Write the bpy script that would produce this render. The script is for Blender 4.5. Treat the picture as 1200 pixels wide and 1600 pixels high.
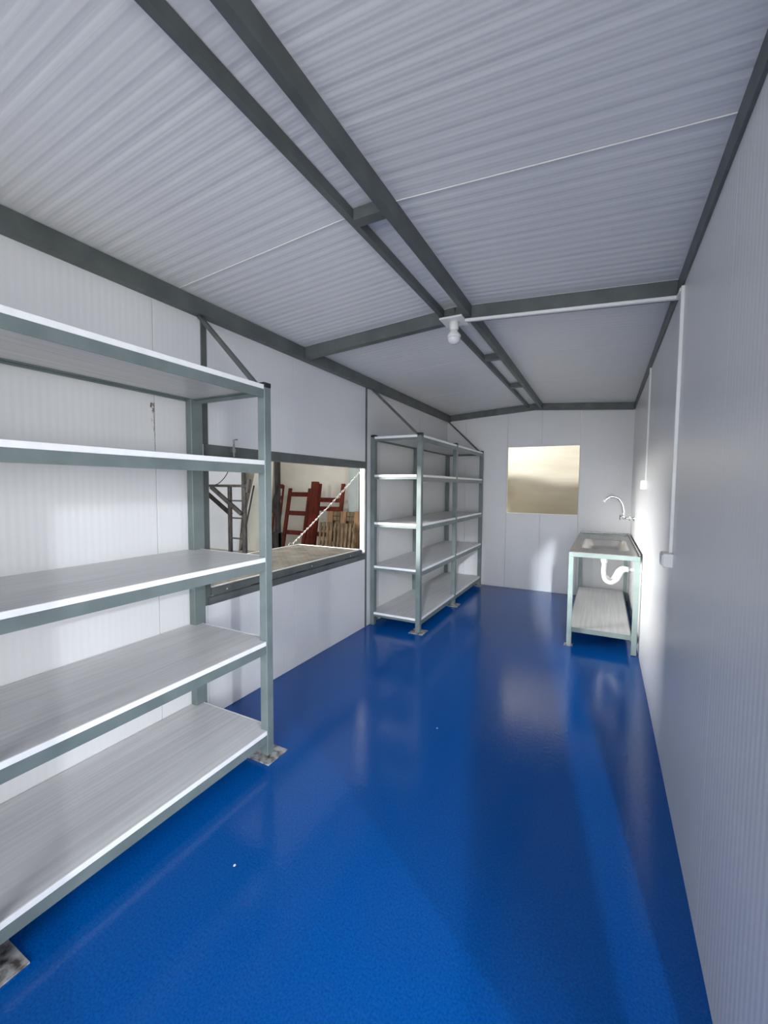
import bpy, bmesh, math, random
from mathutils import Vector, Matrix
random.seed(7)
for o in list(bpy.data.objects): bpy.data.objects.remove(o, do_unlink=True)
scene = bpy.context.scene
COL = scene.collection

# ------------------------------------------------------------------ camera
CAM = dict(x=2.2181, z=1.5, yaw=0.47927, pitch=-0.060353, roll=0.0073134, f=660.62)
def camera():
    yaw, pitch, roll = CAM['yaw'], CAM['pitch'], CAM['roll']
    fwd = Vector((-math.sin(yaw)*math.cos(pitch), math.cos(yaw)*math.cos(pitch), math.sin(pitch)))
    right = Vector((math.cos(yaw), math.sin(yaw), 0)); up = right.cross(fwd)
    r = right*math.cos(roll) + up*math.sin(roll); u = -right*math.sin(roll) + up*math.cos(roll)
    cd = bpy.data.cameras.new('camera'); cd.sensor_fit = 'HORIZONTAL'; cd.sensor_width = 36
    cd.lens = 36*CAM['f']/1200; cd.clip_start = 0.02; cd.clip_end = 200
    c = bpy.data.objects.new('camera', cd); COL.objects.link(c)
    m = Matrix((r, u, -fwd)).transposed().to_4x4(); m.translation = Vector((CAM['x'], 0, CAM['z']))
    c.matrix_world = m; scene.camera = c
camera()

# ------------------------------------------------------------------ world, lights, exposure
scene.view_settings.view_transform = 'Standard'
scene.view_settings.look = 'None'
scene.view_settings.exposure = 0.14
scene.view_settings.gamma = 1.0
scene.view_settings.use_curve_mapping = False
w = bpy.data.worlds.new('daylight'); scene.world = w; w.use_nodes = True
bg = w.node_tree.nodes['Background']; bg.inputs[0].default_value = (0.86, 0.92, 1.0, 1); bg.inputs[1].default_value = 0.7
def area(name, loc, target, sx, sy, power, color):
    l = bpy.data.lights.new(name, 'AREA'); l.shape = 'RECTANGLE'; l.size = sx; l.size_y = sy
    l.energy = power; l.color = color
    o = bpy.data.objects.new(name, l); COL.objects.link(o); o.location = loc
    o.rotation_euler = (Vector(target) - Vector(loc)).to_track_quat('-Z', 'Y').to_euler()
    return o
# daylight of an unseen entrance, added behind the camera to light the cabin
area('added_entrance_light', (2.2, -3.6, 1.4), (1.3, 2.5, 1.6), 3.0, 2.4, 225, (0.95, 0.97, 1.0))
# daylight through an unseen side door, added in the right wall for its light
area('added_side_door_light', (5.2, -1.0, 1.7), (0.3, 1.6, 1.2), 2.6, 2.2, 170, (0.95, 0.97, 1.0))
# two smaller bright patches of sky seen through that door: they throw the clear-edged patches on left and back wall
area('sky_gap_daylight', (8.0, -2.5, 3.45), (0.0, 1.4, 1.2), 0.12, 0.12, 180, (0.9, 0.95, 1.0))
sg = area('sky_gap_daylight', (3.5, -5.0, 3.25), (1.45, 6.4, 0.15), 0.12, 0.12, 20, (0.88, 0.93, 1.0))
sg.data.spread = math.radians(30)
# daylight from the big warehouse door, entering obliquely through the serving hatch
wd = area('warehouse_door_daylight', (-5.9, -1.4, 2.3), (0.0, 2.9, 1.15), 3.0, 2.0, 540, (1.0, 0.985, 0.95))
# unseen lamp added above the gap to brighten the top of the tarpaulin
area('tarp_fill_light', (0.8, 7.5, 4.8), (1.2, 7.5, 1.5), 3.0, 0.9, 150, (1.0, 0.98, 0.93))
wd.data.spread = math.radians(80)

# ------------------------------------------------------------------ materials
def lin(c):
    return tuple(((v/255)/12.92 if v/255 <= 0.04045 else ((v/255+0.055)/1.055)**2.4) for v in c)
def base_mat(name, col, rough=0.5, metal=0.0, spec=0.5):
    m = bpy.data.materials.new(name); m.use_nodes = True
    b = m.node_tree.nodes['Principled BSDF']
    b.inputs['Base Color'].default_value = (*col, 1); b.inputs['Roughness'].default_value = rough
    b.inputs['Metallic'].default_value = metal; b.inputs['Specular IOR Level'].default_value = spec
    return m, m.node_tree, b
def noise_mix(nt, b, c1, c2, scale=(5, 5, 5), detail=4, lo=0.35, hi=0.65, ns=1.0, coord='Object'):
    N = nt.nodes; Lk = nt.links
    tc = N.new('ShaderNodeTexCoord'); mp = N.new('ShaderNodeMapping'); mp.inputs['Scale'].default_value = scale
    nz = N.new('ShaderNodeTexNoise'); nz.inputs['Scale'].default_value = ns; nz.inputs['Detail'].default_value = detail
    rp = N.new('ShaderNodeValToRGB'); rp.color_ramp.elements[0].position = lo; rp.color_ramp.elements[1].position = hi
    rp.color_ramp.elements[0].color = (*c1, 1); rp.color_ramp.elements[1].color = (*c2, 1)
    Lk.new(tc.outputs[coord], mp.inputs[0]); Lk.new(mp.outputs[0], nz.inputs['Vector']); Lk.new(nz.outputs['Fac'], rp.inputs[0])
    Lk.new(rp.outputs[0], b.inputs['Base Color'])
    return tc, mp, nz, rp
def add_bump(nt, b, height_socket, dist=0.001, strength=1.0):
    bp = nt.nodes.new('ShaderNodeBump'); bp.inputs['Distance'].default_value = dist; bp.inputs['Strength'].default_value = strength
    nt.links.new(height_socket, bp.inputs['Height']); nt.links.new(bp.outputs[0], b.inputs['Normal'])
    return bp
def panel_mat(name, axis, pitch, c1, c2, rough, dist):
    """painted sheet with fine rolled micro-ribs; axis = direction across the ribs"""
    m, nt, b = base_mat(name, c1, rough)
    noise_mix(nt, b, c1, c2, (1.3, 1.3, 1.3), 6, 0.3, 0.7)
    N = nt.nodes; Lk = nt.links
    tc = N.new('ShaderNodeTexCoord'); sp = N.new('ShaderNodeSeparateXYZ'); Lk.new(tc.outputs['Object'], sp.inputs[0])
    mu = N.new('ShaderNodeMath'); mu.operation = 'MULTIPLY'; mu.inputs[1].default_value = 2*math.pi/pitch
    Lk.new(sp.outputs[axis], mu.inputs[0])
    sn = N.new('ShaderNodeMath'); sn.operation = 'SINE'; Lk.new(mu.outputs[0], sn.inputs[0])
    gr = N.new('ShaderNodeTexNoise'); gr.inputs['Scale'].default_value = 420; gr.inputs['Detail'].default_value = 2
    Lk.new(tc.outputs['Object'], gr.inputs['Vector'])
    ad = N.new('ShaderNodeMath'); ad.operation = 'MULTIPLY_ADD'; ad.inputs[1].default_value = 1.0
    Lk.new(gr.outputs['Fac'], ad.inputs[0]); Lk.new(sn.outputs[0], ad.inputs[2])
    add_bump(nt, b, ad.outputs[0], dist)
    return m
M = {}
WH1, WH2 = (0.72, 0.725, 0.735), (0.77, 0.775, 0.785)
M['wall_y'] = panel_mat('white_panel_sheet_y', 1, 0.033, WH1, WH2, 0.34, 0.0002)
M['wall_x'] = panel_mat('white_panel_sheet_x', 0, 0.033, WH1, WH2, 0.34, 0.0002)
M['ceiling'] = panel_mat('white_ceiling_sheet', 1, 0.0187, WH1, WH2, 0.42, 0.0001)
M['foam'], nt, b = base_mat('foam_core', (0.8, 0.8, 0.78), 0.8)
noise_mix(nt, b, (0.76, 0.76, 0.74), (0.85, 0.85, 0.83), (60, 60, 60))
M['steel'], nt, b = base_mat('grey_green_painted_steel', (0.2, 0.245, 0.24), 0.38)
noise_mix(nt, b, (0.135, 0.172, 0.17), (0.175, 0.215, 0.212), (7, 7, 7), 6)
M['table_steel'], nt, b = base_mat('lightened_grey_green_steel', (0.25, 0.32, 0.305), 0.38)  # shelf paint made lighter: bright hatch light on the table put into its colour
noise_mix(nt, b, (0.215, 0.28, 0.268), (0.27, 0.345, 0.33), (7, 7, 7), 6)
M['steel_dark'], nt, b = base_mat('dark_grey_green_roof_steel', (0.1, 0.12, 0.115), 0.45)
noise_mix(nt, b, (0.075, 0.088, 0.085), (0.11, 0.127, 0.122), (7, 7, 7), 6)
M['black'], nt, b = base_mat('black_plastic', (0.012, 0.012, 0.013), 0.4)
noise_mix(nt, b, (0.01, 0.01, 0.011), (0.018, 0.018, 0.019), (30, 30, 30))
M['white_plastic'], nt, b = base_mat('white_plastic', (0.8, 0.8, 0.78), 0.35)
noise_mix(nt, b, (0.78, 0.78, 0.76), (0.83, 0.83, 0.81), (9, 9, 9))
M['bulb'], nt, b = base_mat('opal_bulb', (0.82, 0.82, 0.82), 0.15)
noise_mix(nt, b, (0.8, 0.8, 0.8), (0.84, 0.84, 0.84), (9, 9, 9))
M['chrome'], nt, b = base_mat('chrome', (0.85, 0.86, 0.88), 0.08, 1.0)
noise_mix(nt, b, (0.83, 0.84, 0.86), (0.88, 0.89, 0.9), (9, 9, 9))
M['zinc'], nt, b = base_mat('galvanised_chain', (0.6, 0.6, 0.58), 0.35, 0.8)
noise_mix(nt, b, (0.28, 0.28, 0.27), (0.45, 0.45, 0.43), (60, 60, 60))
M['stainless'], nt, b = base_mat('stainless_steel', (0.55, 0.54, 0.52), 0.3, 1.0)
tc, mp, nz, rp = noise_mix(nt, b, (0.24, 0.232, 0.22), (0.34, 0.33, 0.315), (60, 2, 60), 4)
add_bump(nt, b, nz.outputs['Fac'], 0.0003)
M['basin'], nt, b = base_mat('polished_stainless', (0.72, 0.70, 0.67), 0.36, 1.0)
noise_mix(nt, b, (0.78, 0.75, 0.71), (0.86, 0.83, 0.79), (8, 8, 8))
M['plate'], nt, b = base_mat('worn_foot_plate', (0.35, 0.35, 0.34), 0.55, 0.35)
noise_mix(nt, b, (0.1, 0.085, 0.075), (0.52, 0.53, 0.52), (26, 26, 26), 6, 0.36, 0.56)
# shelf board: light grey laminate with streaks along the board
M['board'], nt, b = base_mat('grey_streaked_board', (0.6, 0.6, 0.6), 0.36)
tc, mp, nz, rp = noise_mix(nt, b, (0.6, 0.595, 0.595), (0.74, 0.745, 0.75), (55, 1.6, 55), 5, 0.3, 0.7)
add_bump(nt, b, nz.outputs['Fac'], 0.0002)
M['board_edge'], nt, b = base_mat('white_board_edge', (0.86, 0.87, 0.88), 0.45)
noise_mix(nt, b, (0.84, 0.85, 0.86), (0.9, 0.91, 0.92), (20, 20, 20))
# blue epoxy floor
M['floor'], nt, b = base_mat('blue_epoxy', (0.0, 0.08, 0.36), 0.2, 0, 0.28)
tc, mp, nz, rp = noise_mix(nt, b, (0.0, 0.06, 0.28), (0.001, 0.105, 0.42), (1, 1, 1), 3, 0.3, 0.7, 130)
gn = nt.nodes.new('ShaderNodeTexNoise'); gn.inputs['Scale'].default_value = 45; gn.inputs['Detail'].default_value = 4
nt.links.new(tc.outputs['Object'], gn.inputs['Vector']); add_bump(nt, b, gn.outputs['Fac'], 0.0006)
rr = nt.nodes.new('ShaderNodeMapRange'); rr.inputs['To Min'].default_value = 0.1; rr.inputs['To Max'].default_value = 0.18
n3 = nt.nodes.new('ShaderNodeTexNoise'); n3.inputs['Scale'].default_value = 2.2
nt.links.new(tc.outputs['Object'], n3.inputs['Vector']); nt.links.new(n3.outputs['Fac'], rr.inputs[0]); nt.links.new(rr.outputs[0], b.inputs['Roughness'])
M['stain'], nt, b = base_mat('brown_mould_stain', (0.12, 0.07, 0.05), 0.8)
noise_mix(nt, b, (0.07, 0.045, 0.035), (0.35, 0.27, 0.24), (60, 60, 18), 5)
M['paint_chip'], nt, b = base_mat('white_paint_chip', (0.8, 0.8, 0.8), 0.6)
noise_mix(nt, b, (0.75, 0.75, 0.75), (0.85, 0.85, 0.85), (90, 90, 90))
# outside
M['cream'], nt, b = base_mat('cream_render', (0.62, 0.57, 0.49), 0.85)
tc, mp, nz, rp = noise_mix(nt, b, (0.54, 0.49, 0.41), (0.68, 0.64, 0.56), (0.9, 0.9, 1.5), 7, 0.3, 0.7)
add_bump(nt, b, nz.outputs['Fac'], 0.03)
M['tarp'], nt, b = base_mat('beige_tarpaulin', (0.5, 0.45, 0.34), 0.55)
tc, mp, nz, rp = noise_mix(nt, b, (0.46, 0.41, 0.31), (0.6, 0.56, 0.46), (0.7, 2, 3.0), 6, 0.3, 0.7)
add_bump(nt, b, nz.outputs['Fac'], 0.02)
M['concrete'], nt, b = base_mat('dusty_concrete', (0.36, 0.31, 0.24), 0.9)
noise_mix(nt, b, (0.28, 0.24, 0.18), (0.42, 0.37, 0.29), (2, 2, 2), 7)
M['white_sheet'], nt, b = base_mat('white_sheet_outside', (0.8, 0.82, 0.85), 0.4)
noise_mix(nt, b, (0.77, 0.79, 0.82), (0.83, 0.85, 0.88), (2, 2, 2))
M['cream_sheet'], nt, b = base_mat('cream_sheet_outside', (0.74, 0.72, 0.62), 0.5)
noise_mix(nt, b, (0.70, 0.68, 0.58), (0.78, 0.76, 0.67), (3, 3, 1))
M['red_wood'], nt, b = base_mat('red_brown_painted_timber', (0.16, 0.03, 0.02), 0.8, 0, 0.2)
noise_mix(nt, b, (0.055, 0.009, 0.005), (0.125, 0.02, 0.01), (14, 14, 3), 5)
M['raw_wood'], nt, b = base_mat('weathered_timber', (0.3, 0.18, 0.09), 0.8)
noise_mix(nt, b, (0.1, 0.052, 0.022), (0.2, 0.11, 0.048), (20, 20, 4), 6)
M['old_wood'], nt, b = base_mat('dark_weathered_timber', (0.18, 0.12, 0.06), 0.85)
noise_mix(nt, b, (0.035, 0.022, 0.01), (0.12, 0.08, 0.038), (22, 22, 5), 6)
M['iron'], nt, b = base_mat('dull_grey_iron', (0.12, 0.11, 0.11), 0.6, 0.2)
noise_mix(nt, b, (0.028, 0.024, 0.024), (0.075, 0.07, 0.07), (12, 12, 5), 5)
M['iron_black'], nt, b = base_mat('black_iron', (0.02, 0.018, 0.018), 0.8, 0, 0.2)
noise_mix(nt, b, (0.014, 0.012, 0.012), (0.035, 0.03, 0.03), (12, 12, 5), 5)
M['pale_metal'], nt, b = base_mat('pale_green_grey_cladding', (0.42, 0.46, 0.44), 0.5)
noise_mix(nt, b, (0.22, 0.25, 0.24), (0.28, 0.31, 0.30), (3, 3, 3))
M['tread'], nt, b = base_mat('dusty_tread_plate', (0.33, 0.3, 0.25), 0.5, 0.3)
noise_mix(nt, b, (0.085, 0.072, 0.055), (0.22, 0.195, 0.16), (6, 6, 6), 7, 0.3, 0.7)
M['alu'], nt, b = base_mat('pale_aluminium_edge', (0.72, 0.72, 0.7), 0.4, 0.3)
noise_mix(nt, b, (0.66, 0.66, 0.64), (0.78, 0.78, 0.76), (12, 12, 12))
M['roof_sheet'], nt, b = base_mat('warehouse_roof_sheet', (0.55, 0.55, 0.55), 0.5)
noise_mix(nt, b, (0.5, 0.5, 0.5), (0.6, 0.6, 0.6), (1, 1, 1))

# ------------------------------------------------------------------ mesh helpers
class MB:
    def __init__(s): s.bm = bmesh.new()
    def box(s, x0, x1, y0, y1, z0, z1, bev=0.0):
        t = bmesh.new(); bmesh.ops.create_cube(t, size=1)
        for v in t.verts:
            v.co = Vector(((x0+x1)/2 + v.co.x*(x1-x0), (y0+y1)/2 + v.co.y*(y1-y0), (z0+z1)/2 + v.co.z*(z1-z0)))
        if bev: bmesh.ops.bevel(t, geom=t.edges[:], offset=bev, segments=1, profile=0.5, affect='EDGES')
        s._merge(t); return s
    def _merge(s, t):
        me = bpy.data.meshes.new('tmp'); t.to_mesh(me); t.free(); s.bm.from_mesh(me); bpy.data.meshes.remove(me)
    def bar(s, a, b, w, h, bev=0.0, up=(0, 0, 1)):
        """rectangular bar from a to b, w across, h along `up`"""
        a, b = Vector(a), Vector(b); d = (b-a); L = d.length; d.normalize()
        upv = Vector(up)
        if abs(d.dot(upv)) > 0.98: upv = Vector((0, 1, 0))
        side = d.cross(upv).normalized(); u = side.cross(d).normalized()
        t = bmesh.new(); bmesh.ops.create_cube(t, size=1)
        for v in t.verts: v.co = Vector((v.co.x*w, v.co.y*L, v.co.z*h))
        if bev: bmesh.ops.bevel(t, geom=t.edges[:], offset=bev, segments=1, profile=0.5, affect='EDGES')
        m = Matrix((side, d, u)).transposed().to_4x4(); m.translation = (a+b)/2
        bmesh.ops.transform(t, matrix=m, verts=t.verts[:]); s._merge(t); return s
    def tube(s, pts, r, n=12, closed=False):
        pts = [Vector(p) for p in pts]; rs = r if isinstance(r, (list, tuple)) else [r]*len(pts)
        rings = []; prev = None; K = len(pts)
        for i, p in enumerate(pts):
            if closed: d = pts[(i+1) % K] - pts[i-1]
            else: d = pts[min(i+1, K-1)] - pts[max(i-1, 0)]
            d.normalize()
            if prev is None:
                q = Vector((0, 0, 1)) if abs(d.z) < 0.9 else Vector((1, 0, 0))
                sd = d.cross(q).normalized()
            else:
                sd = (prev - d*prev.dot(d)).normalized()
            prev = sd; u = d.cross(sd)
            rings.append([s.bm.verts.new(p + (sd*math.cos(2*math.pi*k/n) + u*math.sin(2*math.pi*k/n))*rs[i]) for k in range(n)])
        for i in range(K if closed else K-1):
            A, B = rings[i], rings[(i+1) % K]
            for k in range(n):
                s.bm.faces.new((A[k], A[(k+1) % n], B[(k+1) % n], B[k]))
        if not closed:
            s.bm.faces.new(rings[0][::-1]); s.bm.faces.new(rings[-1])
        return s
    def lathe(s, prof, loc=(0, 0, 0), axis='z', n=24):
        loc = Vector(loc); rings = []
        for r, h in prof:
            ring = []
            for k in range(n):
                a = 2*math.pi*k/n; c, d = r*math.cos(a), r*math.sin(a)
                p = {'z': (c, d, h), 'x': (h, c, d), 'y': (c, h, d)}[axis]
                ring.append(s.bm.verts.new(loc + Vector(p)))
            rings.append(ring)
        for A, B in zip(rings, rings[1:]):
            for k in range(n): s.bm.faces.new((A[k], A[(k+1) % n], B[(k+1) % n], B[k]))
        s.bm.faces.new(rings[0]); s.bm.faces.new(rings[-1]); return s
    def prism(s, pts, z0, z1):
        """polygon in xy extruded z0..z1"""
        A = [s.bm.verts.new((x, y, z0)) for x, y in pts]; B = [s.bm.verts.new((x, y, z1)) for x, y in pts]
        n = len(pts); s.bm.faces.new(A[::-1]); s.bm.faces.new(B)
        for k in range(n): s.bm.faces.new((A[k], A[(k+1) % n], B[(k+1) % n], B[k]))
        return s
    def mesh(s, name, mat, smooth=False):
        bmesh.ops.recalc_face_normals(s.bm, faces=s.bm.faces[:])
        me = bpy.data.meshes.new(name); s.bm.to_mesh(me); s.bm.free()
        for mm in (mat if isinstance(mat, (list, tuple)) else [mat]): me.materials.append(mm)
        if smooth:
            for p in me.polygons: p.use_smooth = True
        return me
    def build(s, name, mat, parent=None, smooth=False):
        return link(name, s.mesh(name, mat, smooth), parent)
def link(name, me, parent=None, loc=None):
    o = bpy.data.objects.new(name, me); COL.objects.link(o)
    if parent is not None:
        o.parent = parent; o.matrix_parent_inverse = parent.matrix_basis.inverted()
    if loc is not None: o.location = loc
    return o
def tag(o, label=None, cat=None, group=None, kind=None):
    if label: o['label'] = label
    if cat: o['category'] = cat
    if group: o['group'] = group
    if kind: o['kind'] = kind
    return o
def empty(name, loc, label=None, cat=None, group=None, kind=None):
    o = bpy.data.objects.new(name, None); o.empty_display_size = 0.05; COL.objects.link(o); o.location = loc
    return tag(o, label, cat, group, kind)

# ------------------------------------------------------------------ dimensions of the cabin (metres)
W, L, F = 2.54, 6.42, -1.0          # right wall x, back wall y, front wall y
ZE, ZR, XR = 2.605, 2.69, 1.30      # ceiling height at eaves, at ridge, ridge x
T = 0.05                            # sandwich panel thickness
HY0, HY1, HZ0, HZ1 = 1.84, 3.85, 0.735, 1.755   # hatch outer frame on the left wall
WX0, WX1, WZ0, WZ1 = 0.93, 1.907, 1.117, 2.095  # window in the back wall
JOINTS_C = [F-0.05, 0.52, 1.64, 2.76, 3.88, 5.02, 6.14, L+T]

# ------------------------------------------------------------------ floor
fl = MB().box(-T, W+T, F-0.3, L+T, -0.10, 0.0).build('floor', M['floor']); tag(fl, 'glossy blue epoxy painted floor', kind='structure')

# ------------------------------------------------------------------ walls made of separate sandwich panels
G = 0.0015
def wall(name, label): return empty(name, (0, 0, 0), label, kind='structure')
wl = wall('wall_left', 'white ribbed sandwich-panel wall on the left with serving hatch')
def pane_l(y0, y1, z0, z1): MB().box(-T, 0, y0+G, y1-G, z0+G, z1, 0.0012).build('wall_panel', M['wall_y'], wl)
for y0, y1 in ((F-T, -0.73), (-0.73, 0.39), (0.39, 1.512), (1.512, HY0)): pane_l(y0, y1, 0, ZE+0.02)
for y0, y1 in ((HY0, 2.687), (2.687, HY1)): pane_l(y0, y1, HZ1-0.03, ZE+0.02); pane_l(y0, y1, 0, HZ0+0.03)
for y0, y1 in ((HY1, 4.16), (4.16, 5.28), (5.28, L)): pane_l(y0, y1, 0, ZE+0.02)
wr = wall('wall_right', 'grey-lit white sandwich-panel wall on the right')
def pane_r(y0, y1): MB().box(W, W+T, y0+0.0002, y1-0.0002, 0, ZE+0.02, 0.0004).build('wall_panel', M['wall_y'], wr)
SD0, SD1, SDZ = -0.13, 0.85, 2.06        # opening of the added side door, out of view
pane_r(F-T, SD0)
MB().box(W, W+T, SD0, SD1, SDZ, ZE+0.02, 0.0012).build('wall_panel', M['wall_y'], wr)
for a, b_ in ((SD1, 1.66), (1.66, 2.78), (2.78, 3.9), (3.9, 5.02), (5.02, L)): pane_r(a, b_)
wb = wall('wall_back', 'white sandwich-panel back wall with a square opening')
def zc(x): return ZE + (ZR-ZE)*(x/XR if x < XR else (W-x)/(W-XR))
def pane_b(x0, x1, z0, z1=None):
    m = MB()
    xs = [x0+G, x1-G] if not (x0 < XR < x1) or z1 else [x0+G, XR, x1-G]
    top = [(x, (z1-G if z1 else zc(x)+0.02)) for x in xs]
    pts = [(x0+G, z0+G), (x1-G, z0+G)] + top[::-1]
    A = [m.bm.verts.new((x, L, z)) for x, z in pts]; B = [m.bm.verts.new((x, L+T, z)) for x, z in pts]
    n = len(pts); m.bm.faces.new(A); m.bm.faces.new(B[::-1])
    for k in range(n): m.bm.faces.new((A[k], A[(k+1) % n], B[(k+1) % n], B[k]))
    m.build('wall_panel', M['wall_x'], wb)
pane_b(-T, 0.301, 0); pane_b(0.301, WX0, 0)
pane_b(WX0, 1.408, 0, WZ0); pane_b(1.408, WX1, 0, WZ0);
pane_b(WX0, 1.408, WZ1); pane_b(1.408, WX1, WZ1); pane_b(WX1, W+T, 0)
wf = wall('wall_front', 'white sandwich-panel front wall around the added entrance behind the camera')
MB().box(-T, 0.72, F-T, F, 0, ZE).build('wall_panel', M['wall_x'], wf)
MB().box(0.72, W+T, F-T, F, 2.35, ZE).build('wall_panel', M['wall_x'], wf)
MB().box(2.47, W+T, F-T, F, 0, 2.35).build('wall_panel', M['wall_x'], wf)

# square cut-out in the back wall: thin pale edging all round
wn = empty('window_1', (WX0, L, WZ0), 'square glassless cut-out window in the back wall', kind='structure')
e = 0.006
MB().box(WX0, WX0+e, L-0.002, L+T, WZ0, WZ1).build('window_jamb', M['foam'], wn)
MB().box(WX1-e, WX1, L-0.002, L+T, WZ0, WZ1).build('window_jamb', M['foam'], wn)
MB().box(WX0+e, WX1-e, L-0.002, L+T, WZ0, WZ0+e).build('window_sill', M['foam'], wn)
MB().box(WX0+e, WX1-e, L-0.002, L+T, WZ1-e, WZ1).build('window_head', M['foam'], wn)

# ------------------------------------------------------------------ ceiling: ribbed sandwich panels, ribs run across the room
cl = empty('ceiling', (0, 0, 0), 'low gabled ceiling of ribbed white sandwich panels', kind='structure')
def ceiling_panel(xa, za, xb, zb, y0, y1):
    m = MB(); bm = m.bm
    prof = [(y0+G, 0.012)]                      # (y, lift): joint recessed a little
    n = max(1, round((y1-y0)/0.0562)); p = (y1-y0-0.012)/n; y = y0+0.006
    prof.append((y0+0.004, 0.0))
    for k in range(n):
        a = y + k*p; hh = (0.0011, 0.0006, 0.0014, 0.0008, 0.0005)[k % 5]
        prof += [(a+0.1*p, 0.0), (a+0.4*p, hh), (a+0.6*p, hh), (a+0.9*p, 0.0)]
    prof += [(y1-0.004, 0.0), (y1-G, 0.012)]
    rows = [(bm.verts.new((xa, yy, za+h)), bm.verts.new((xb, yy, zb+h))) for yy, h in prof]
    for (a, b_), (c, d) in zip(rows, rows[1:]): bm.faces.new((a, c, d, b_))
    t0 = [bm.verts.new((xa, y0+G, za+T)), bm.verts.new((xb, y0+G, zb+T)), bm.verts.new((xb, y1-G, zb+T)), bm.verts.new((xa, y1-G, za+T))]
    bm.faces.new(t0)
    bm.faces.new((rows[0][0], rows[0][1], t0[1], t0[0])); bm.faces.new((rows[-1][1], rows[-1][0], t0[3], t0[2]))
    bm.faces.new([t0[0], t0[3]] + [r[0] for r in rows[::-1]]); bm.faces.new([t0[2], t0[1]] + [r[1] for r in rows])
    m.build('ceiling_panel', M['ceiling'], cl)
for y0, y1 in zip(JOINTS_C, JOINTS_C[1:]):
    ceiling_panel(-T, ZE-(ZR-ZE)*T/XR, XR, ZR, y0, y1)
    ceiling_panel(XR, ZR, W+T, ZE-(ZR-ZE)*T/(W-XR), y0, y1)
# joint strips: pale sealant lines where panels meet (the ones that can be seen)
for yj in (1.64,):
    for (xa, xb) in ((0.06, 1.198), (1.412, W-0.012)):
        MB().bar((xa, yj, zc(xa)-0.001), (xb, yj, zc(xb)-0.001), 0.003, 0.004).build('joint_strip', M['white_plastic'], cl)

# ------------------------------------------------------------------ steel roof frame
rf = empty('roof_frame', (0, 0, ZE), 'dark grey-green welded steel roof frame under the white ceiling', 'steel frame')
ST = M['steel_dark']
BH = 0.088
MB().box(0.0, 0.06, F, L, ZE-0.092, ZE-0.001, 0.002).build('eave_beam', ST, rf)
MB().box(W-0.012, W, F, L, 2.522, ZE-0.001, 0.001).build('eave_beam', ST, rf)
def rafter(y0, y1):
    for xa, xb in ((0.06, XR), (XR, W-0.012)):
        yc = (y0+y1)/2; za, zb = zc(xa)-BH/2-0.001, zc(xb)-BH/2-0.001
        MB().bar((xa, yc, za), (xb, yc, zb), y1-y0, BH, 0.002).build('crossbeam', ST, rf)
rafter(2.765, 2.825); rafter(L-0.045, L-0.001)
for a, b_ in ((F, 2.765), (2.825, L-0.045)):
    MB().box(1.196, 1.226, a, b_, 2.638, zc(1.21)-0.001, 0.001).build('ridge_purlin', ST, rf)
    MB().box(1.378, 1.412, a, b_, 2.607, zc(1.39)-0.001, 0.001).build('ridge_purlin', ST, rf)
for yy in (0.5, 1.63, 3.87, 5.03):
    MB().box(1.226, 1.378, yy-0.028, yy+0.028, 2.635, 2.684, 0.001).build('ridge_spacer', ST, rf)

# ------------------------------------------------------------------ serving hatch in the left wall
hf = empty('window_2', (0, HY0, HZ0), 'dark grey-green steel frame of the serving hatch with slotted sill rail', kind='structure')
MB().box(-0.055, 0.012, HY0-0.01, HY1, HZ1-0.07, HZ1, 0.002).build('head_rail', ST, hf)
MB().box(-0.055, 0.006, HY0-0.02, HY0+0.022, HZ1, 2.512, 0.002).build('jamb', ST, hf)
MB().box(-0.055, 0.006, HY0-0.02, HY0+0.022, HZ0, HZ1-0.07, 0.002).build('jamb', ST, hf)
MB().box(-0.004, 0.006, HY1-0.014, HY1+0.014, 0.0, HZ0, 0.001).build('jamb', ST, hf)
MB().box(-0.004, 0.006, HY1-0.014, HY1+0.014, HZ0, 2.512, 0.001).build('jamb', ST, hf)
MB().box(-0.058, -0.006, HY1-0.02, HY1+0.0, HZ0+0.1, HZ1-0.07).build('white_reveal', M['foam'], hf)['label'] = 'white edge of the cut wall panel beside the opening'
sill = MB().box(-0.055, 0.012, HY0, HY1, HZ0, HZ0+0.05, 0.002).box(-0.055, 0.002, HY0, HY1, HZ0+0.05, HZ0+0.062).box(-0.055, 0.018, HY0+0.02, HY1-0.1, HZ0+0.062, 0.842, 0.002).build('sill_rail', ST, hf)
for y0, y1 in ((2.7, 2.82), (3.1, 3.24), (3.42, 3.6), (2.2, 2.36)):
    MB().box(0.0175, 0.0195, y0, y1, 0.788, 0.797).build('slot', M['black'], sill)
for yy in (1.98, 2.9, 3.52):
    MB().lathe([(0.0, 0), (0.006, 0), (0.005, 0.004), (0.0, 0.004)], (0.018, yy, 0.815), 'x', 8).build('screw', M['alu'], sill)
la = MB().tube([(0.03, 2.045, 1.69), (0.03, 2.045, 1.80), (0.03, 2.075, 1.805)], 0.006, 8).box(0.012, 0.03, 2.03, 2.06, 1.72, 1.745)
la.build('latch_hook', M['zinc'], hf)

flp = empty('hatch_flap', (0, 2.79, 0.84), 'hatch flap folded down outwards as a counter with dusty tread plate', 'hatch flap')
FX, FY0, FY1, FZ = -0.80, 1.87, 3.74, 0.846
MB().box(FX+0.012, -0.06, FY0+0.012, FY1-0.012, FZ-0.05, FZ-0.003).build('flap_core', M['pale_metal'], flp)
for bx in ((FX, 0.004, FY0, FY0+0.012), (FX, 0.004, FY1-0.012, FY1), (FX, FX+0.012, FY0+0.012, FY1-0.012), (-0.006, 0.006, FY0+0.012, FY1-0.012)):
    MB().box(bx[0], bx[1], bx[2], bx[3], FZ-0.003 if bx[1] > 0.005 else FZ-0.055, FZ+0.004).build('edge_trim', M['alu'], flp)
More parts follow.
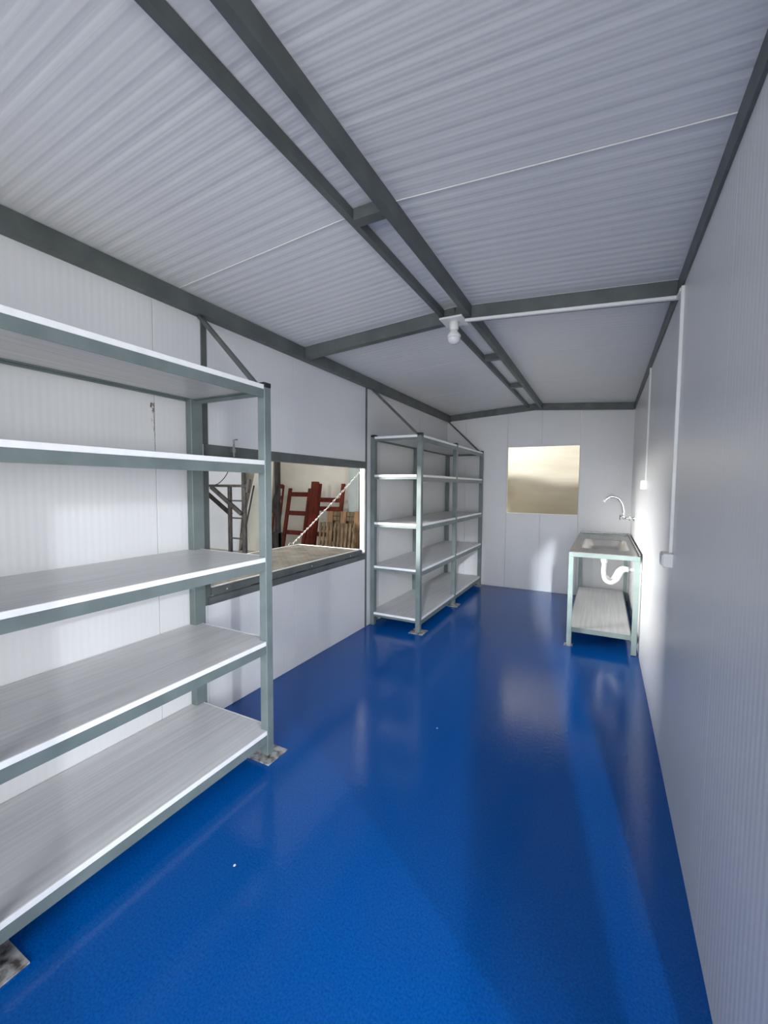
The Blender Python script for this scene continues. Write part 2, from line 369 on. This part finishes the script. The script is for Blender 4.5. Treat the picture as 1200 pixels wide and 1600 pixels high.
# tread plate with raised lozenges (too many to count: one mesh)
tp = MB().box(FX+0.012, -0.006, FY0+0.012, FY1-0.012, FZ-0.0025, FZ).build('tread_plate', M['tread'], flp)
m = MB(); pit = 0.032
for i in range(int((0.77)/pit)):
    for j in range(int((FY1-FY0-0.05)/pit)):
        cx, cy = FX+0.035+i*pit, FY0+0.035+j*pit; s = 1 if (i+j) % 2 else -1
        a = 0.011; bb = 0.0035
        d = Vector((s, 1, 0)).normalized(); q = Vector((-d.y, d.x, 0))
        c = Vector((cx, cy, FZ)); top = m.bm.verts.new(c+Vector((0, 0, 0.0018)))
        vs = [m.bm.verts.new(c+d*a), m.bm.verts.new(c+q*bb), m.bm.verts.new(c-d*a), m.bm.verts.new(c-q*bb)]
        for k in range(4): m.bm.faces.new((vs[k], vs[(k+1) % 4], top))
tag(m.build('tread_lozenges', M['tread'], tp), kind='stuff')

# chain from the flap's outer corner to the head of the opening
A, B = Vector((-0.79, 3.62, 0.865)), Vector((-0.02, 3.78, 1.655))
ch = empty('safety_chain', A, 'galvanised chain slanting from the folded flap up to the hatch head', 'chain')
N = 46; d = (B-A)/N; m = MB(); dn = d.normalized(); sd = dn.cross(Vector((0, 0, 1))).normalized(); uu = sd.cross(dn)
for k in range(N):
    c = A + d*(k+0.5) - Vector((0, 0, 0.012*4*((k+.5)/N)*(1-(k+.5)/N))); ax = sd if k % 2 else uu
    lk = [c + dn*math.cos(t)*d.length*0.66 + ax*math.sin(t)*0.0075 for t in [2*math.pi*q/8 for q in range(8)]]
    m.tube(lk, 0.0023, 5, True)
tag(m.build('chain_links', M['zinc'], ch, True), kind='stuff')
MB().tube([A-Vector((0.03, 0.03, 0.014)), A-Vector((0.02, 0.02, -0.012)), A], 0.005, 8).build('shackle', M['zinc'], ch)
MB().tube([B, B+Vector((0.005, 0, 0.025)), B+Vector((0.0, 0.0, 0.05))], 0.005, 8).build('eye_bolt', M['zinc'], ch)

# ------------------------------------------------------------------ shelving units
SP = 0.05
def shelf_unit(name, label, ys, xf0, xf1, levels, group, by=0.05, braces=(), z_top=2.018):
    yA, yB = ys[0], ys[-1]+SP
    t = empty(name, (xf1/2, (yA+yB)/2, 0), label, 'shelf', group)
    S = M['steel']
    for y in ys:
        p = MB().box(xf0, xf1, y, y+SP, 0.006, z_top, 0.003).build('post', S, t)
        MB().box(xf0-0.001, xf1+0.001, y-0.001, y+SP+0.001, z_top, z_top+0.025, 0.003).build('end_cap', M['black'], p)
        cx, cy = (xf0+xf1)/2, y+SP/2
        y1p = min(cy+0.078, L-0.004)
        MB().box(cx-0.075, cx+0.078, cy-0.078, y1p, 0.0, 0.006, 0.001).build('foot_plate', M['plate'], p)
        q = MB().box(0.002, SP, y, y+by, 0.0, z_top, 0.003).build('post', S, t)
        MB().box(0.001, SP+0.001, y-0.001, y+by+0.001, z_top, z_top+0.025, 0.003).build('end_cap', M['black'], q)
    fr = 0.045; bt = 0.023
    for z in levels:
        zf = z - bt
        sh = empty('shelf', (xf1/2, (yA+yB)/2, z)); sh.parent = t; sh.matrix_parent_inverse = t.matrix_basis.inverted()
        # board rests on an angle frame; its white front edge shows between the posts
        MB().box(0.006, xf1-0.012, yA+0.004, yB-0.004, zf+0.0005, z, 0.001).build('board', M['board'], sh)
        for a, b_ in zip(ys, ys[1:]):
            MB().box(xf1-0.0115, xf1-0.003, a+SP, b_, zf+0.0005, z+0.001, 0.001).build('edge_strip', M['board_edge'], sh)
        m = MB()
        for a, b_ in zip(ys, ys[1:]):
            m.box(xf1-0.008, xf1-0.003, a+SP, b_, zf-fr, zf); m.box(xf1-0.045, xf1-0.008, a+SP, b_, zf-0.004, zf)
            m.box(0.012, 0.017, a+by, b_, zf-0.014, zf); m.box(0.017, 0.05, a+by, b_, zf-0.004, zf)
        for y in (yA+0.002, yB-0.007):
            m.box(SP, xf0, y, y+0.005, zf-0.024, zf)
            yo = y+0.005 if y < (yA+yB)/2 else y-0.033
            m.box(SP, xf0, yo, yo+0.033, zf-0.004, zf)
        m.build('angle_frame', S, sh)
        for y in (yA-0.004, yB):
            MB().box(SP, xf0, y, y+0.004, zf+0.001, z+0.001).build('edge_strip', M['board_edge'], sh)
    for (a, b_) in braces:
        MB().bar(a, b_, 0.022, 0.022).build('brace', M['steel_dark'], t)
    return t
shelf_unit('shelving_unit', 'grey-green steel shelving unit nearest the camera with five grey boards',
           (-0.69, 0.488, 1.705), 0.57, 0.62, (2.028, 1.632, 1.112, 0.652, 0.15), 'steel shelving units', 0.08,
           [((0.02, 1.80, 2.515), (0.545, 1.73, 2.036))])
shelf_unit('shelving_unit', 'grey-green steel shelving unit standing in the far left corner beyond the hatch',
           (3.95, 5.09, 6.345), 0.535, 0.585, (2.022, 1.622, 1.118, 0.65, 0.142), 'steel shelving units', 0.06,
           [((0.02, 3.96, 2.515), (0.53, 3.955, 2.034)), ((0.03, 6.35, 2.515), (0.53, 6.35, 2.034))])

# ------------------------------------------------------------------ sink table
TX0, TX1, TY0, TY1, TZ = 1.945, 2.522, 4.315, 6.30, 0.90
st = empty('sink_table', ((TX0+TX1)/2, (TY0+TY1)/2, 0), 'tall narrow steel table with stainless sink against the right wall', 'sink table')
lg = 0.042
for x in (TX0, TX1-lg):
    for y in (TY0, TY1-lg):
        MB().box(x, x+lg, y, y+lg, 0.004, TZ-0.045, 0.002).build('leg', M['table_steel'], st)
MB().box(TX0-0.02, TX0+lg+0.012, TY0-0.012, TY0+lg+0.02, 0, 0.004).build('foot_plate', M['plate'], st)
for a in ((TX0, TX1, TY0, TY0+lg), (TX0, TX1, TY1-lg, TY1), (TX0, TX0+lg, TY0+lg, TY1-lg), (TX1-lg, TX1, TY0+lg, TY1-lg)):
    MB().box(*a, TZ-0.045, TZ-0.004, 0.002).build('apron', M['table_steel'], st)
# worktop with a rounded basin sunk into it
BX0, BX1, BY0, BY1 = 2.05, 2.44, 4.62, 5.52
def rrect(x0, x1, y0, y1, r, n=5):
    P = []
    for cx, cy, a0 in ((x1-r, y1-r, 0), (x0+r, y1-r, 90), (x0+r, y0+r, 180), (x1-r, y0+r, 270)):
        for k in range(n+1):
            a = math.radians(a0+90*k/n); P.append((cx+r*math.cos(a), cy+r*math.sin(a)))
    return P
m = MB(); bm = m.bm
hole = rrect(BX0, BX1, BY0, BY1, 0.06); out = []
cx, cy = (BX0+BX1)/2, (BY0+BY1)/2
for x, y in hole:
    dx, dy = x-cx, y-cy
    kx = ((TX1-cx)/dx if dx > 0 else (TX0-cx)/dx) if abs(dx) > 1e-6 else 9e9
    ky = ((TY1-cy)/dy if dy > 0 else (TY0-cy)/dy) if abs(dy) > 1e-6 else 9e9
    k = min(kx, ky); out.append((cx+dx*k, cy+dy*k))
vi = [bm.verts.new((x, y, TZ)) for x, y in hole]; vo = [bm.verts.new((x, y, TZ)) for x, y in out]
vl = [bm.verts.new((x, y, TZ-0.004)) for x, y in out]
n = len(hole)
for k in range(n):
    bm.faces.new((vi[k], vi[(k+1) % n], vo[(k+1) % n], vo[k])); bm.faces.new((vo[k], vo[(k+1) % n], vl[(k+1) % n], vl[k]))
# fill the outer corners left between neighbouring rays
for sx, sy in ((TX1, TY1), (TX0, TY1), (TX0, TY0), (TX1, TY0)):
    for k in range(n):
        a, b_ = out[k], out[(k+1) % n]
        if abs(a[0]-b_[0]) > 1e-5 and abs(a[1]-b_[1]) > 1e-5 and min(abs(a[0]-sx), abs(b_[0]-sx)) < 1e-4 and min(abs(a[1]-sy), abs(b_[1]-sy)) < 1e-4:
            v = bm.verts.new((sx, sy, TZ)); bm.faces.new((vo[k], vo[(k+1) % n], v))
top = m.build('worktop', M['stainless'], st)
MB().box(TX1-0.014, TX1, TY0, TY1, TZ, TZ+0.018, 0.003).build('upstand', M['stainless'], st)
MB().box(TX0, TX1-0.014, TY1-0.01, TY1, TZ, TZ+0.014, 0.003).build('upstand', M['stainless'], st)
m = MB(); bm = m.bm; rings = []
for ins, z, r in ((-0.014, TZ+0.0015, 0.07), (0.0, TZ+0.0015, 0.06), (0.006, TZ-0.006, 0.06), (0.025, TZ-0.06, 0.07), (0.045, TZ-0.088, 0.07), (0.08, TZ-0.096, 0.06)):
    rings.append([bm.verts.new((x, y, z)) for x, y in rrect(BX0+ins, BX1-ins, BY0+ins, BY1-ins, r)])
for A_, B_ in zip(rings, rings[1:]):
    for k in range(n): bm.faces.new((A_[k], A_[(k+1) % n], B_[(k+1) % n], B_[k]))
bm.faces.new(rings[-1])
bs = m.build('basin', M['basin'], st, True)
MB().lathe([(0.0, 0.002), (0.04, 0.002), (0.045, 0.0), (0.03, -0.03), (0, -0.03)], (2.245, 5.05, TZ-0.095), 'z', 20).build('drain', M['chrome'], bs, True)
# lower shelf
MB().box(TX0+0.012, TX1-lg-0.006, TY0+0.075, TY1-0.03, 0.135, 0.16, 0.001).build('lower_shelf', M['board'], st)
MB().box(TX0+0.012, TX1-lg-0.006, TY0+0.066, TY0+0.075, 0.118, 0.161, 0.001).build('shelf_rail', M['table_steel'], st)
for x in (TX0+0.004, TX1-lg-0.006):
    MB().box(x, x+0.008, TY0+lg, TY1-lg, 0.118, 0.16).build('shelf_rail', M['table_steel'], st)
# white drain hose
dh = empty('drain_trap', (2.245, 5.05, 0.5), 'white plastic drain hose looping under the sink'); dh.parent = st; dh.matrix_parent_inverse = st.matrix_basis.inverted()
def spline(P, n=10):
    P = [Vector(p) for p in P]; out = []
    Q = [P[0]*2-P[1]] + P + [P[-1]*2-P[-2]]
    for i in range(1, len(Q)-2):
        for k in range(n):
            t = k/n; a, b_, c, d_ = Q[i-1], Q[i], Q[i+1], Q[i+2]
            out.append(0.5*((2*b_)+(c-a)*t+(2*a-5*b_+4*c-d_)*t*t+(3*b_-a-3*c+d_)*t**3))
    return out + [P[-1]]
MB().tube(spline([(2.245, 5.05, 0.70), (2.243, 5.05, 0.60), (2.262, 5.05, 0.525), (2.318, 5.05, 0.50), (2.368, 5.05, 0.54), (2.40, 5.05, 0.61), (2.43, 5.05, 0.645), (2.47, 5.05, 0.652)]), 0.0235, 14).build('hose', M['white_plastic'], dh, True)
MB().tube(spline([(2.262, 5.10, 0.56), (2.30, 5.10, 0.528), (2.345, 5.10, 0.56), (2.375, 5.10, 0.62), (2.415, 5.10, 0.655), (2.475, 5.08, 0.655)]), 0.02, 14).build('hose', M['white_plastic'], dh, True)
MB().lathe([(0, 0.70), (0.026, 0.70), (0.034, 0.73), (0.034, 0.775), (0, 0.775)], (2.245, 5.05, 0), 'z', 20).build('coupling', M['white_plastic'], dh, True)
MB().tube([(2.465, 5.06, 0.653), (2.538, 5.06, 0.65)], 0.014, 12).build('outlet_pipe', M['white_plastic'], dh, True)
# chrome wall tap
tpz = 1.155; ty = 5.6
tap = empty('wall_tap', (W, ty, tpz), 'chrome gooseneck tap fixed to the right wall above the sink', 'tap')
MB().lathe([(0, 0), (0.032, 0), (0.028, -0.012), (0.014, -0.014), (0, -0.014)], (W-0.0005, ty, tpz), 'x', 20).build('flange', M['chrome'], tap, True)
MB().tube([(W-0.012, ty, tpz), (2.40, ty, tpz+0.005)], 0.0135, 14).build('body', M['chrome'], tap, True)
MB().tube([(2.425, ty, tpz+0.005), (2.425, ty, tpz+0.04)], 0.02, 14).build('swivel_collar', M['chrome'], tap, True)
MB().tube(spline([(2.425, ty, tpz+0.03), (2.425, ty, tpz+0.09), (2.405, ty, tpz+0.17), (2.36, ty, tpz+0.23), (2.30, ty, tpz+0.247), (2.25, ty, tpz+0.222), (2.237, ty, tpz+0.205)]), 0.0135, 12).build('spout', M['chrome'], tap, True)
MB().tube([(2.237, ty, tpz+0.207), (2.222, ty, tpz+0.182)], [0.015, 0.019], 12).build('aerator', M['white_plastic'], tap, True)
hd = MB().tube([(2.385, ty, tpz+0.005), (2.405, ty, tpz+0.005)], 0.019, 12)
for a in (0, math.pi/2):
    v = Vector((0, math.cos(a), math.sin(a)))*0.03; c = Vector((2.392, ty, tpz+0.005)); hd.tube([c-v, c+v], 0.006, 8)
hd.build('handle', M['chrome'], tap, True)
h2 = MB()
for a in (0.4, 0.4+math.pi/2):
    v = Vector((0, math.cos(a), math.sin(a)))*0.032; c = Vector((2.49, ty, tpz+0.002)); h2.tube([c-v, c+v], 0.0065, 8)
h2.build('handle', M['chrome'], tap, True)

# ------------------------------------------------------------------ lamp, conduits and switch boxes
lp = empty('ceiling_lamp', (1.30, 2.75, 2.6), 'white square ceiling lamp holder with an unlit bulb under the ridge', 'lamp')
MB().box(1.222, 1.375, 2.675, 2.835, 2.588, 2.601, 0.003).build('mounting_plate', M['white_plastic'], lp)
MB().lathe([(0, 2.588), (0.032, 2.588), (0.029, 2.545), (0.024, 2.536), (0, 2.536)], (1.30, 2.755, 0), 'z', 20).build('socket', M['white_plastic'], lp, True)
MB().lathe([(0, 2.537), (0.02, 2.537), (0.024, 2.528), (0.043, 2.502), (0.044, 2.488), (0.0, 2.488)], (1.30, 2.755, 0), 'z', 24).build('bulb_collar', M['white_plastic'], lp, True)
MB().lathe([(0, 2.488), (0.041, 2.488), (0.042, 2.477), (0.036, 2.460), (0.02, 2.449), (0, 2.446)], (1.30, 2.755, 0), 'z', 24).build('bulb', M['bulb'], lp, True)
cd = empty('cable_conduit', (W, 2.74, 1.17), 'white cable conduit running from the lamp to the nearer switch box', 'conduit')
MB().bar((1.375, 2.752, zc(1.375)-0.0995), (W-0.002, 2.752, zc(W)-0.0985), 0.022, 0.018, 0.002).build('crossbeam_run', M['white_plastic'], cd)
MB().bar((W-0.011, 2.752, 2.507), (W-0.011, 2.62, 2.497), 0.018, 0.018, 0.002).build('elbow', M['white_plastic'], cd)
MB().box(W-0.016, W, 2.598, 2.622, 1.168, 2.507, 0.002).build('wall_run', M['white_plastic'], cd)
def switch_box(y0, y1, z0, z1, dep, label, face):
    o = empty('switch_box', (W, (y0+y1)/2, z0), label, 'switch box', 'switch boxes on the right wall')
    MB().box(W-dep, W, y0, y1, z0, z1, 0.003).build('housing', M['white_plastic'], o)
    ym, zm = (y0+y1)/2, (z0+z1)/2
    MB().box(W-dep-0.004, W-dep, y0+0.008, y1-0.008, z0+0.008, z1-0.008, 0.001).build('cover', M['white_plastic'], o)
switch_box(2.555, 2.665, 1.098, 1.168, 0.045, 'white switch box on the nearer conduit of the right wall', 0)
switch_box(4.22, 4.36, 1.49, 1.57, 0.045, 'white switch box higher up above the sink table', 0)
cd2 = MB().box(W-0.014, W, 4.28, 4.302, 1.57, 2.522, 0.002).build('cable_conduit', M['white_plastic'])
tag(cd2, 'thin white vertical conduit above the farther switch box', 'conduit')

# mould streak along the left wall joint, paint chips on the floor, all thin films with their own outline
def splat(name, pts3, nrm, mat, label, cat, th=0.0012):
    m = MB(); nv = Vector(nrm)*th; A_ = [m.bm.verts.new(Vector(p)) for p in pts3]; B_ = [m.bm.verts.new(Vector(p)+nv) for p in pts3]
    k_ = len(pts3); m.bm.faces.new(A_); m.bm.faces.new(B_)
    for k in range(k_): m.bm.faces.new((A_[k], A_[(k+1) % k_], B_[(k+1) % k_], B_[k]))
    return tag(m.build(name, mat), label, cat)
m = MB(); rs = random.Random(3)
for k in range(70):
    f_ = rs.random(); z = 1.945-0.2*f_**1.6; y = 1.5095-abs(rs.gauss(0, 0.013))*(1-f_)**0.7 if k > 16 else 1.509
    if k <= 16: z = 1.95-0.25*k/16
    ry, rz = rs.uniform(.0008, .0032)*(1.2-f_), rs.uniform(.004, .014)
    vs = [m.bm.verts.new((0.0006, min(y+ry*math.cos(q)*rs.uniform(.6, 1.2), 1.5103), z+rz*math.sin(q)*rs.uniform(.6, 1.2))) for q in [i*math.pi/3 for i in range(6)]]
    c = m.bm.verts.new((0.0012, min(y, 1.51), z))
    for q in range(6): m.bm.faces.new((vs[q], vs[(q+1) % 6], c))
tag(m.build('mould_stain', M['stain']), 'dark mould stain beside the joint of the left wall above the second shelf', 'stain')
for x, y, r, lb in ((0.972, 1.138, 0.006, 'tiny white paint chip on the blue floor beside the nearer shelving unit'), (1.346, 2.416, 0.005, 'tiny white paint chip far out on the blue floor')):
    splat('paint_chip', [(x+r*math.cos(a)*random.uniform(.7, 1.1), y+r*math.sin(a)*random.uniform(.7, 1.1), 0.0) for a in [k*math.pi/4 for k in range(8)]], (0, 0, 1), M['paint_chip'], lb, 'paint chip', 0.002)

# ------------------------------------------------------------------ outside: the warehouse yard seen through hatch and window
GZ = -0.12
gd = MB().box(-14, 8, -9, 9, GZ-0.1, GZ).build('ground', M['concrete']); tag(gd, 'dusty concrete ground of the warehouse outside', kind='structure')
def cream_wall():
    m = MB(); bm = m.bm; nx, nz = 120, 40; x0, x1, z0, z1 = -14.0, 8.0, GZ, 4.6
    rows = []
    for j in range(nz+1):
        r = []
        for i in range(nx+1):
            x = x0+(x1-x0)*i/nx; z = z0+(z1-z0)*j/nz
            dy = 0.02*math.sin(2.3*x+1.7*z)+0.03*math.sin(3.1*z-0.55*x+0.6)+0.012*math.sin(5.3*x-2.2*z)
            r.append(bm.verts.new((x, 8.15+dy, z)))
        rows.append(r)
    for a, b_ in zip(rows, rows[1:]):
        for i in range(nx): bm.faces.new((a[i], a[i+1], b_[i+1], b_[i]))
    o = m.build('wall_warehouse', M['cream'], None, True); s = o.modifiers.new('thick', 'SOLIDIFY'); s.thickness = 0.15; s.offset = 1
    tag(o, 'uneven cream warehouse wall seen through hatch and window', kind='structure')
cream_wall()
MB().box(-14.1, -14, -9, 9, GZ, 4.6).build('wall_warehouse_side', M['cream'])['kind'] = 'structure'

def lean(o, x, y, ang): o.location = (x, y, GZ); o.rotation_euler = (ang, 0, 0)
def ladder_frame(label, w, h, rungs, y_foot, x, ang, post=0.085, depth=0.05, tops=(0, 0)):
    t = bpy.data.objects.new('timber_ladder_frame', None); COL.objects.link(t); tag(t, label, 'ladder frame', 'red timber frames leaning on the warehouse wall')
    for i, sx in enumerate((0, w-post)):
        link('upright', MB().box(sx, sx+post, 0, depth, 0, h+tops[i], 0.004).mesh('upright', M['red_wood']), t)
    for z in rungs:
        link('rung', MB().box(post-0.002, w-post+0.002, 0.006, depth-0.006, z, z+0.10, 0.003).mesh('rung', M['red_wood']), t)
    lean(t, x, y_foot, ang); return t
ladder_frame('red-brown timber ladder frame leaning with three visible rungs left of the thick post', 0.66, 1.60, (0.52, 0.97, 1.41), 7.45, -4.36, -0.21)
ladder_frame('red-brown timber frame with two close rungs leaning behind the wooden crate', 0.72, 1.70, (1.08, 1.28, 0.5), 7.62, -3.60, -0.17)
ladder_frame('small red-brown timber frame leaning next to the dark pole', 0.24, 1.66, (0.98, 1.30, 1.58), 7.55, -4.78, -0.17, 0.035, 0.04)
po = MB().box(0, 0.16, 0, 0.09, 0, 1.74, 0.005).build('timber_post', M['red_wood']); tag(po, 'thick red-brown timber post leaning between two ladder frames', 'post')
lean(po, -3.52, 7.28, -0.16)
def crate(name, label, x0, y, w, h, n, mat, ang, rails, sw, backing=False):
    t = bpy.data.objects.new(name, None); COL.objects.link(t); tag(t, label, 'pallet')
    for k in range(n):
        x = (w-sw)*k/(n-1)
        link('slat', MB().box(x, x+sw, 0, 0.022, 0, h-0.03*random.random(), 0.002).mesh('slat', mat), t)
    for z in rails:
        link('rail', MB().box(0, w, 0.0225, 0.07, z, z+0.09, 0.002).mesh('rail', M['old_wood']), t)
    if backing: link('backing_board', MB().box(0.0, w, 0.071, 0.085, 0.1, h-0.02).mesh('backing_board', M['old_wood']), t)
    t.location = (x0, y, GZ); t.rotation_euler = (ang, 0, 0); return t
crate('slatted_pallet', 'dark narrow-slatted wooden pallet standing in front of a wider pallet', -2.98, 7.0, 0.86, 0.90, 10, M['old_wood'], -0.14, (0.1, 0.42, 0.72), 0.05)
crate('board_pallet', 'brown wooden pallet with wide upright boards behind the narrow-slatted one', -3.02, 7.33, 0.80, 1.12, 3, M['raw_wood'], -0.13, (0.15, 0.9, 1.0), 0.13, True)
# pale cladding column at the right of the view through the hatch
cc = MB().box(-2.83, -2.61, 7.98, 8.06, GZ, 4.2, 0.004).box(-2.60, -2.55, 7.96, 8.06, GZ, 4.2, 0.004).build('cladding_column', M['pale_metal'])
tag(cc, 'pale grey-green cladding column on the warehouse wall behind the pallets', 'column')
# beige tarpaulin draped behind the cabin, seen through the square window
def tarp():
    prof = [(8.05, 2.9), (7.86, 2.5), (7.62, 2.15), (7.38, 1.9), (7.22, 1.74), (7.16, 1.63), (7.18, 1.52), (7.24, 1.36), (7.30, 1.2), (7.34, 0.95), (7.36, 0.5), (7.36, GZ+0.01)]
    m = MB(); nx = 60; rows = []
    pp = spline([(0, y, z) for y, z in prof], 5)
    for p in pp:
        r = []
        for i in range(nx+1):
            x = -1.4+4.6*i/nx
            wv = 0.045*math.sin(1.9*x+0.8*p.z)+0.02*math.sin(5.1*x-3*p.z+1)
            r.append(m.bm.verts.new((x, p.y+0.6*wv, p.z+(wv*1.6 if 0.3 < p.z < 3.2 else 0))))
        rows.append(r)
    for a, b_ in zip(rows, rows[1:]):
        for i in range(nx): m.bm.faces.new((a[i], a[i+1], b_[i+1], b_[i]))
    o = m.build('tarpaulin', M['tarp'], None, True); q = o.modifiers.new('thick', 'SOLIDIFY'); q.thickness = 0.006
    tag(o, 'beige draped tarpaulin filling the square window view', 'tarpaulin')
tarp()
# black pole with a dark board behind it
pl = empty('black_pole', (-3.645, 6.6, GZ), 'black upright pole with a dark plate, seen behind the shelf post', 'pole')
MB().box(-3.695, -3.60, 6.57, 6.65, GZ, 3.0, 0.004).build('pole_shaft', M['iron_black'], pl)
m = MB(); pts = [(-3.68, 1.56), (-3.83, 1.2), (-3.84, 0.94), (-3.65, 0.94), (-3.65, 1.56)]
A_ = [m.bm.verts.new((x, 6.655, z)) for x, z in pts]; B_ = [m.bm.verts.new((x, 6.68, z)) for x, z in pts]
m.bm.faces.new(A_); m.bm.faces.new(B_[::-1])
for k in range(5): m.bm.faces.new((A_[k], A_[(k+1) % 5], B_[(k+1) % 5], B_[k]))
m.build('dark_plate', M['iron_black'], pl)
MB().box(-3.86, -3.60, 6.54, 6.70, GZ, 0.55, 0.01).build('pole_base', M['iron_black'], pl)
# leaning sheets
sh = MB().box(0, 1.95, 0, 0.06, 0, 2.9, 0.003).build('white_panel_sheet', M['white_sheet']); tag(sh, 'large white panel leaning outside behind the iron stand', 'panel'); lean(sh, -7.75, 7.55, -0.12)
m = MB(); A_ = [m.bm.verts.new(p) for p in ((0, 0, 0), (1.05, 0, 0), (1.05, 0, 2.7), (0.68, 0, 2.7))]; B_ = [m.bm.verts.new(v.co+Vector((0, 0.03, 0))) for v in A_]
m.bm.faces.new(A_); m.bm.faces.new(B_[::-1])
for k in range(4): m.bm.faces.new((A_[k], A_[(k+1) % 4], B_[(k+1) % 4], B_[k]))
cs = m.build('cream_sheet', M['cream_sheet']); tag(cs, 'cream sheet with slanted edge leaning outside right of the white panel', 'panel'); lean(cs, -5.98, 7.75, -0.06)
stk = MB().tube([(-5.79, 7.68, GZ), (-5.40, 7.74, 1.5)], 0.02, 8).build('thin_stick', M['iron']); tag(stk, 'thin grey stick leaning on the cream sheet', 'stick')
# iron stand
ir = empty('iron_stand', (-4.15, 6.0, GZ), 'grey iron ladder stand with diagonal brackets outside the hatch', 'stand')
def b3(name, a, b_, w, h, mat=M['iron'], bev=0.002): return MB().bar(a, b_, w, h, bev).build(name, mat, ir)
b3('upright', (-4.33, 6, GZ), (-4.33, 6, 1.48), 0.075, 0.05); b3('upright', (-3.935, 6, GZ), (-3.935, 6, 1.46), 0.075, 0.05)
b3('upright', (-4.08, 6.12, GZ), (-4.08, 6.12, 2.4), 0.07, 0.05)
b3('top_rail', (-5.1, 6, 1.49), (-3.87, 6, 1.49), 0.05, 0.05)
b3('bracket', (-4.80, 5.95, 1.47), (-3.97, 5.95, 0.95), 0.05, 0.075)
b3('bracket', (-5.15, 6.03, 1.42), (-4.33, 6.03, 0.92), 0.05, 0.075, M['iron_black'])
for z in (1.2, 0.86, 0.46): b3('rung', (-4.30, 6, z), (-3.94, 6, z), 0.028, 0.028)
b3('hook_plate', (-3.86, 6, 1.36), (-3.81, 6, 1.62), 0.06, 0.06)
MB().tube(spline([(-4.70, 5.96, 1.50), (-4.55, 5.96, 1.56), (-4.36, 5.96, 1.72), (-4.2, 5.96, 2.0)]), 0.008, 6).build('cable', M['iron_black'], ir)
